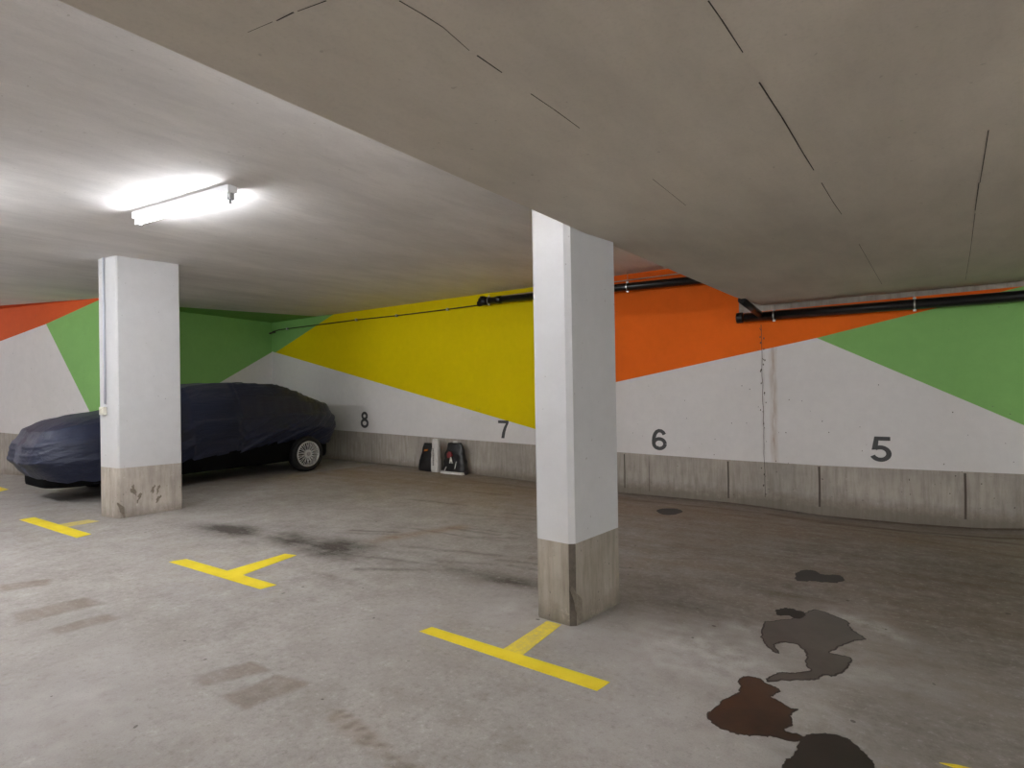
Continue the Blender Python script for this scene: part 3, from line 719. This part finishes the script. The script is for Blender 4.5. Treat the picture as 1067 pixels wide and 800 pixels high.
# resample perimeter evenly
raw = [outline(i/4000) for i in range(4001)]; acc = [0]
for a, b in zip(raw, raw[1:]): acc.append(acc[-1]+math.hypot(b[0]-a[0], b[1]-a[1]))
j = 0
per = []
for i in range(NU):
    s = acc[-1]*i/NU
    while acc[j+1] < s: j += 1
    per.append(raw[j])
def ridge(v): return 1-2*abs((v % 1.0)-.5)
def fold(x, y, z):
    """drape folds: long slanting pulls from the sills up towards the tail"""
    side_ = 1 if x > 0 else -1
    w = noise.noise((y*.7, z*.8, 3+side_)); w2 = noise.noise((y*1.7, z*1.7, 11+side_))
    k = .45 if y < -4.2 else min(1, .45+(y+4.2)*.6)
    ph = (z*1.9 - (y+3)*(.95 if y > -3.9 else .2))*1.7+w*1.4
    f = .020*ridge(ph)**1.6*(.5+w2)+.010*ridge(ph*2.3+.3+w2)**2+.006*ridge(ph*4.7+w)**2
    return k*1.9*(f-.012)+.010*noise.noise((y*1.3, z*2.6, 5+side_*2))+.005*noise.noise((x*5+y*4, y*5, z*7))
bm = bmesh.new(); rows = []
# skirt from the hem upwards
for k in range(NS+1):
    t = k/NS; row = []
    for (x, y) in per:
        sh = smoothtab(SHO, y); hm = smoothtab(HEM, y)+.012*math.sin(y*14+x*5)
        z = hm+(sh-hm)*t
        tuck = .15*max(0, (1-t/.5))**1.05                         # pulled in under the bumpers and sills
        if y < -4.6: tuck *= 1.0+1.2*(-4.6-y)
        rnd_ = .05*max(0, (t-.86)/.14)**2
        if t > .5: rnd_ += .035*(t-.5)/.36 if t < .86 else .035
        L = math.hypot(x, (y-(YN+YR)/2)*.35)+1e-6; nx_, ny_ = x/L, (y-(YN+YR)/2)*.35/L
        # outward direction from the superellipse
        gx = (abs(x)/HW)**4*math.copysign(1, x); gy__ = (abs(y-(YN+YR)/2)/((YR-YN)/2))**4*math.copysign(1, y-(YN+YR)/2)
        g = math.hypot(gx, gy__)+1e-6; nx_, ny_ = gx/g, gy__/g
        amp = .5+.8*t*(1-t)*2
        off = -tuck-rnd_+fold(x, y, z)*amp*1.4
        if t < .04: off -= .008
        row.append(bm.verts.new((x+nx_*off, y+ny_*off, z)))
    rows.append(row)
base_top = [(v.co.x, v.co.y, v.co.z) for v in rows[-1]]
for k in range(1, NV+1):
    t = k/NV; row = []
    for i, (x0, y0, z0) in enumerate(base_top):
        sy = min(max(y0, -4.45), -1.15); x = x0*(1-t); y = y0+(sy-y0)*t
        a = min(1, abs(x)/HW); T = smoothtab(TOP, y); sh = smoothtab(SHO, y)
        d = max(0, (a-.56)/.44); g = (1-d**1.25) if d > 0 else 1
        hood = 1 if y < -3.9 else 0
        if y < -3.9 or y > -1.0: g = 1-a**3.2
        elif y < -3.4:
            b_ = (y+3.9)/.5; g = (1-b_)*(1-a**3.2)+b_*g
        elif y > -1.5:
            b_ = (-1.0-y)/.5; g = (1-b_)*(1-a**3.2)+b_*g
        z = sh+(T-sh)*g-.015*a*a
        bl = min(1, t/.10); z = z0*(1-bl)+z*bl if t < .10 else z
        z += (fold(x, y, z)*1.1+.008*noise.noise((x*3, y*4, 7)))*min(1, t*6)*(1 if T > 0 else 0)*.8
        if k == NV: x = 0
        row.append(bm.verts.new((x, y, z)))
    rows.append(row)
for A, B in zip(rows, rows[1:]):
    for i in range(NU):
        j = (i+1) % NU; f = bm.faces.new((A[i], A[j], B[j], B[i])); f.smooth = True
# inner lip of the hem
lip = [bm.verts.new((v.co.x*.97, (v.co.y-(YN+YR)/2)*.99+(YN+YR)/2, v.co.z+.015)) for v in rows[0]]
for i in range(NU):
    j = (i+1) % NU; f = bm.faces.new((lip[i], lip[j], rows[0][j], rows[0][i])); f.smooth = True
bmesh.ops.remove_doubles(bm, verts=rows[-1], dist=.0005)
bmesh.ops.recalc_face_normals(bm, faces=bm.faces[:])
CAR = thing('covered_car', 'car parked under a dark blue fabric cover, silver wheel showing at the rear', 'car', (CXC, 0, 0))
cv = obj('car_cover', bm, 'cover', CAR, True)
bm = bmesh.new()   # dark body and bumpers below the hem
plan = []
for i in range(0, NU, 4):
    x, y = per[i]; plan.append((x*.90, (y-(YN+YR)/2)*.925+(YN+YR)/2-.0))
n = len(plan)
def wheel_cut(y): return 0
lv = [(.20, .90), (.235, .94), (.36, .96), (.55, .95)]
rg = []
for z, s in lv: rg.append([bm.verts.new((x*s, (y-(YN+YR)/2)*(.985+.015*s)+(YN+YR)/2, z)) for x, y in plan])
for A, B in zip(rg, rg[1:]):
    for i in range(n): f = bm.faces.new((A[i], A[(i+1) % n], B[(i+1) % n], B[i])); f.smooth = True
bm.faces.new(rg[0][::-1]); bm.faces.new(rg[-1]); obj('lower_body', bm, 'dark', CAR)
def wheel(x, y, s):
    w = bpy.data.objects.new('wheel', None); COL.objects.link(w); w.parent = CAR; w.location = (x, y, .298); w.empty_display_size = .1
    prof = [(-.185, .195), (-.19, .26), (-.175, .290), (-.14, .298), (-.05, .298), (-.015, .290), (0, .262), (-.004, .225), (-.02, .218), (-.06, .205), (-.185, .195)]
    bm = bmesh.new(); n = 56; rings = []
    for (a, r) in prof: rings.append([bm.verts.new((s*a, r*math.cos(2*math.pi*k/n), r*math.sin(2*math.pi*k/n))) for k in range(n)])
    for A, B in zip(rings, rings[1:]):
        for k in range(n): f = bm.faces.new((A[k], A[(k+1) % n], B[(k+1) % n], B[k])); f.smooth = True
    bmesh.ops.recalc_face_normals(bm, faces=bm.faces[:]); obj('tyre', bm, 'tyre', w)
    bm = bmesh.new()
    prof = [(-.02, .218), (-.002, .216), (-.004, .196), (-.03, .190), (-.12, .186)]; rings = []
    for (a, r) in prof: rings.append([bm.verts.new((s*a, r*math.cos(2*math.pi*k/n), r*math.sin(2*math.pi*k/n))) for k in range(n)])
    for A, B in zip(rings, rings[1:]):
        for k in range(n): f = bm.faces.new((A[k], A[(k+1) % n], B[(k+1) % n], B[k])); f.smooth = True
    ns = 15
    for k in range(ns):      # forked cross-laced spokes
        for dt in (-.075, .075):
            a0 = 2*math.pi*k/ns; a1 = a0+dt*1.35
            p0 = Vector((s*-.018, .062*math.cos(a0), .062*math.sin(a0))); p1 = Vector((s*-.012, .197*math.cos(a1), .197*math.sin(a1)))
            tube(bm, [p0, (p0+p1)/2+Vector((s*.006, 0, 0)), p1], [.009, .0065, .0075], 6)
    tube(bm, [(s*-.04, 0, 0), (s*-.012, 0, 0), (s*-.008, 0, 0)], [.07, .07, .055], 28)
    bmesh.ops.recalc_face_normals(bm, faces=bm.faces[:]); obj('rim', bm, 'rim', w)
    bm = bmesh.new(); tube(bm, [(s*-.01, 0, 0), (s*.002, 0, 0), (s*.006, 0, 0)], [.035, .033, .02], 20); obj('hub_cap', bm, 'lampcap', w)
    bm = bmesh.new(); tube(bm, [(s*-.15, 0, 0), (s*-.14, 0, 0)], [.192, .192], 32); obj('brake_shield', bm, 'dark', w)
for x, s in ((.835, 1), (-.835, -1)):
    for y in (-1.37, -3.98): wheel(x, y, s)

# ------------------------------------------------------------------ the two bags against the wall
def sack(w, d, h, topw, topd, seed, lean=0):
    bm = bmesh.new(); n = 36; nz = 18; rings = []
    for k in range(nz+1):
        t = k/nz; ww = w+(topw-w)*t**1.6; dd_ = d+(topd-d)*t**1.5
        if t < .08: ww *= .93+.07*t/.08; dd_ *= .93+.07*t/.08
        ring = []
        for i in range(n):
            a = 2*math.pi*i/n; c, s = math.cos(a), math.sin(a); p = .5
            x = math.copysign(abs(c)**p, c)*ww/2; y = math.copysign(abs(s)**p, s)*dd_/2
            j = noise.noise((x*16+seed, y*16, t*h*14))*.03*(.4+t)
            ring.append(bm.verts.new((x*(1+j*4)+lean*t, y*(1+j*6), h*t*(1 if t < 1 else 1)+(.015*noise.noise((x*20, seed, y*9)) if t > .8 else 0))))
        rings.append(ring)
    for A, B in zip(rings, rings[1:]):
        for i in range(n): f = bm.faces.new((A[i], A[(i+1) % n], B[(i+1) % n], B[i])); f.smooth = True
    bm.faces.new(rings[0][::-1]); bm.faces.new(rings[-1]); return bm
def patch(bm, pts, y, mi=0, th=.002):
    slab_f = [bm.verts.new((p[0], y, p[1])) for p in pts]; f = bm.faces.new(slab_f)
    r = bmesh.ops.extrude_face_region(bm, geom=[f]); bmesh.ops.translate(bm, verts=[v for v in r['geom'] if isinstance(v, bmesh.types.BMVert)], vec=(0, th, 0))
    bmesh.ops.recalc_face_normals(bm, faces=bm.faces[:])
def baseat(px, y): 
    a, b = 440., 520.
    for _ in range(30):
        mid = (a+b)/2; p = hit(px, mid, 1, y)
        if p.z > floor_z(p.x, y): a = mid
        else: b = mid
    return hit(px, a, 1, y)
YB = -.17
def span(px0, px1, row): return hit(px0, row, 1, YB).x, hit(px1, row, 1, YB).x
def ztop(px, row): return hit(px, row, 1, YB).z
x0, x1 = span(438, 456, 480); c0 = (x0+x1)/2; wd = x1-x0; fz = floor_z(c0, YB)
t = thing('carrier_bag', 'left one of two bags by the wall, black with a white side strip', 'bag', (c0, YB, fz), 0, 'bags standing against the back wall')
hB = ztop(445, 462)-fz+.02
obj('bag_body', sack(wd*1.0, .20, hB*.97, wd*.66, .05, 1, .03), 'bagblack', t, True)
xs_, xe_ = span(452.5, 461, 480); hs = ztop(454, 458)-fz+.02; ws = (xe_-xs_)
bm = sack(ws*.86, .13, hs, ws*.74, .05, 7); bmesh.ops.translate(bm, verts=bm.verts[:], vec=((xs_+xe_)/2-c0, -.055, 0)); s_ = obj('side_strip', bm, 'bagwhite', t, True)
bm = bmesh.new(); xc = (xs_+xe_)/2-c0; pts_l, pts_r = [], []
for k in range(23):      # column of small lettering, unreadable in the photo
    z = hs*(.20+.024*k); wv = .020 if k % 2 else .006
    pts_l.append(bm.verts.new((xc-wv, -.125, z))); pts_r.append(bm.verts.new((xc+wv*(.6+.4*(k % 3 == 1)), -.125, z+.003)))
for k in range(22): bm.faces.new((pts_l[k], pts_r[k], pts_r[k+1], pts_l[k+1]))
obj('strip_print', bm, 'baggrey', s_)
bm = bmesh.new(); patch(bm, [(-.03, hB*.70), (.03, hB*.72), (.04, hB*.78), (-.025, hB*.76)], -.083, th=.03); obj('bag_print', bm, 'bagorange', t)
x0, x1 = span(463, 486.5, 480); c1 = (x0+x1)/2; wd = x1-x0; fz = floor_z(c1, YB)
t = thing('carrier_bag', 'right bag of two by the wall, black with red print and white bottom band', 'bag', (c1, YB, fz), 0, 'bags standing against the back wall')
hB2 = ztop(472, 461)-fz+.02
obj('bag_body', sack(wd*1.0, .18, hB2*.96, wd*.56, .04, 4, -.01), 'bagblack', t, True)
bm = bmesh.new(); box(bm, (-wd*.52, -.100, .003), (wd*.46, .02, .045)); bevel(bm, .006, 2); obj('bottom_band', bm, 'bagwhite', t)
bm = sack(wd*.2, .03, .05, wd*.14, .02, 9); bmesh.ops.translate(bm, verts=bm.verts[:], vec=(.0, 0, hB2*.93)); obj('bag_tie', bm, 'bagwhite', t, True)
bm = bmesh.new(); patch(bm, [(-.10, hB2*.50), (-.04, hB2*.50), (.0, hB2*.58), (-.02, hB2*.68), (-.07, hB2*.70), (-.11, hB2*.62)], -.087, th=.02); obj('red_print', bm, 'bagred', t)
bm = bmesh.new(); patch(bm, [(-.06, hB2*.34), (-.035, hB2*.34), (-.025, hB2*.42), (-.005, hB2*.34), (.018, hB2*.34), (-.015, hB2*.53), (-.036, hB2*.53)], -.091, th=.01); obj('white_print', bm, 'bagwhite', t)
bm = bmesh.new(); patch(bm, [(.05, hB2*.18), (.062, hB2*.18), (.10, hB2*.40), (.09, hB2*.41)], -.092, th=.01); obj('white_streak', bm, 'bagwhite', t)
bm = bmesh.new(); patch(bm, [(-.17, hB2*.10), (-.158, hB2*.09), (-.115, hB2*.22), (-.128, hB2*.23)], -.096, th=.01); obj('white_streak', bm, 'bagwhite', t)

# ------------------------------------------------------------------ world, view
w = bpy.data.worlds.new('world'); SC.world = w; w.use_nodes = True
w.node_tree.nodes['Background'].inputs[0].default_value = (0, 0, 0, 1)
SC.view_settings.view_transform = 'Standard'; SC.view_settings.look = 'None'
SC.view_settings.gamma = 1; SC.view_settings.use_curve_mapping = False
SC.view_settings.exposure = 1.73
SC.cycles.max_bounces = 10; SC.cycles.diffuse_bounces = 7; SC.cycles.use_denoising = True
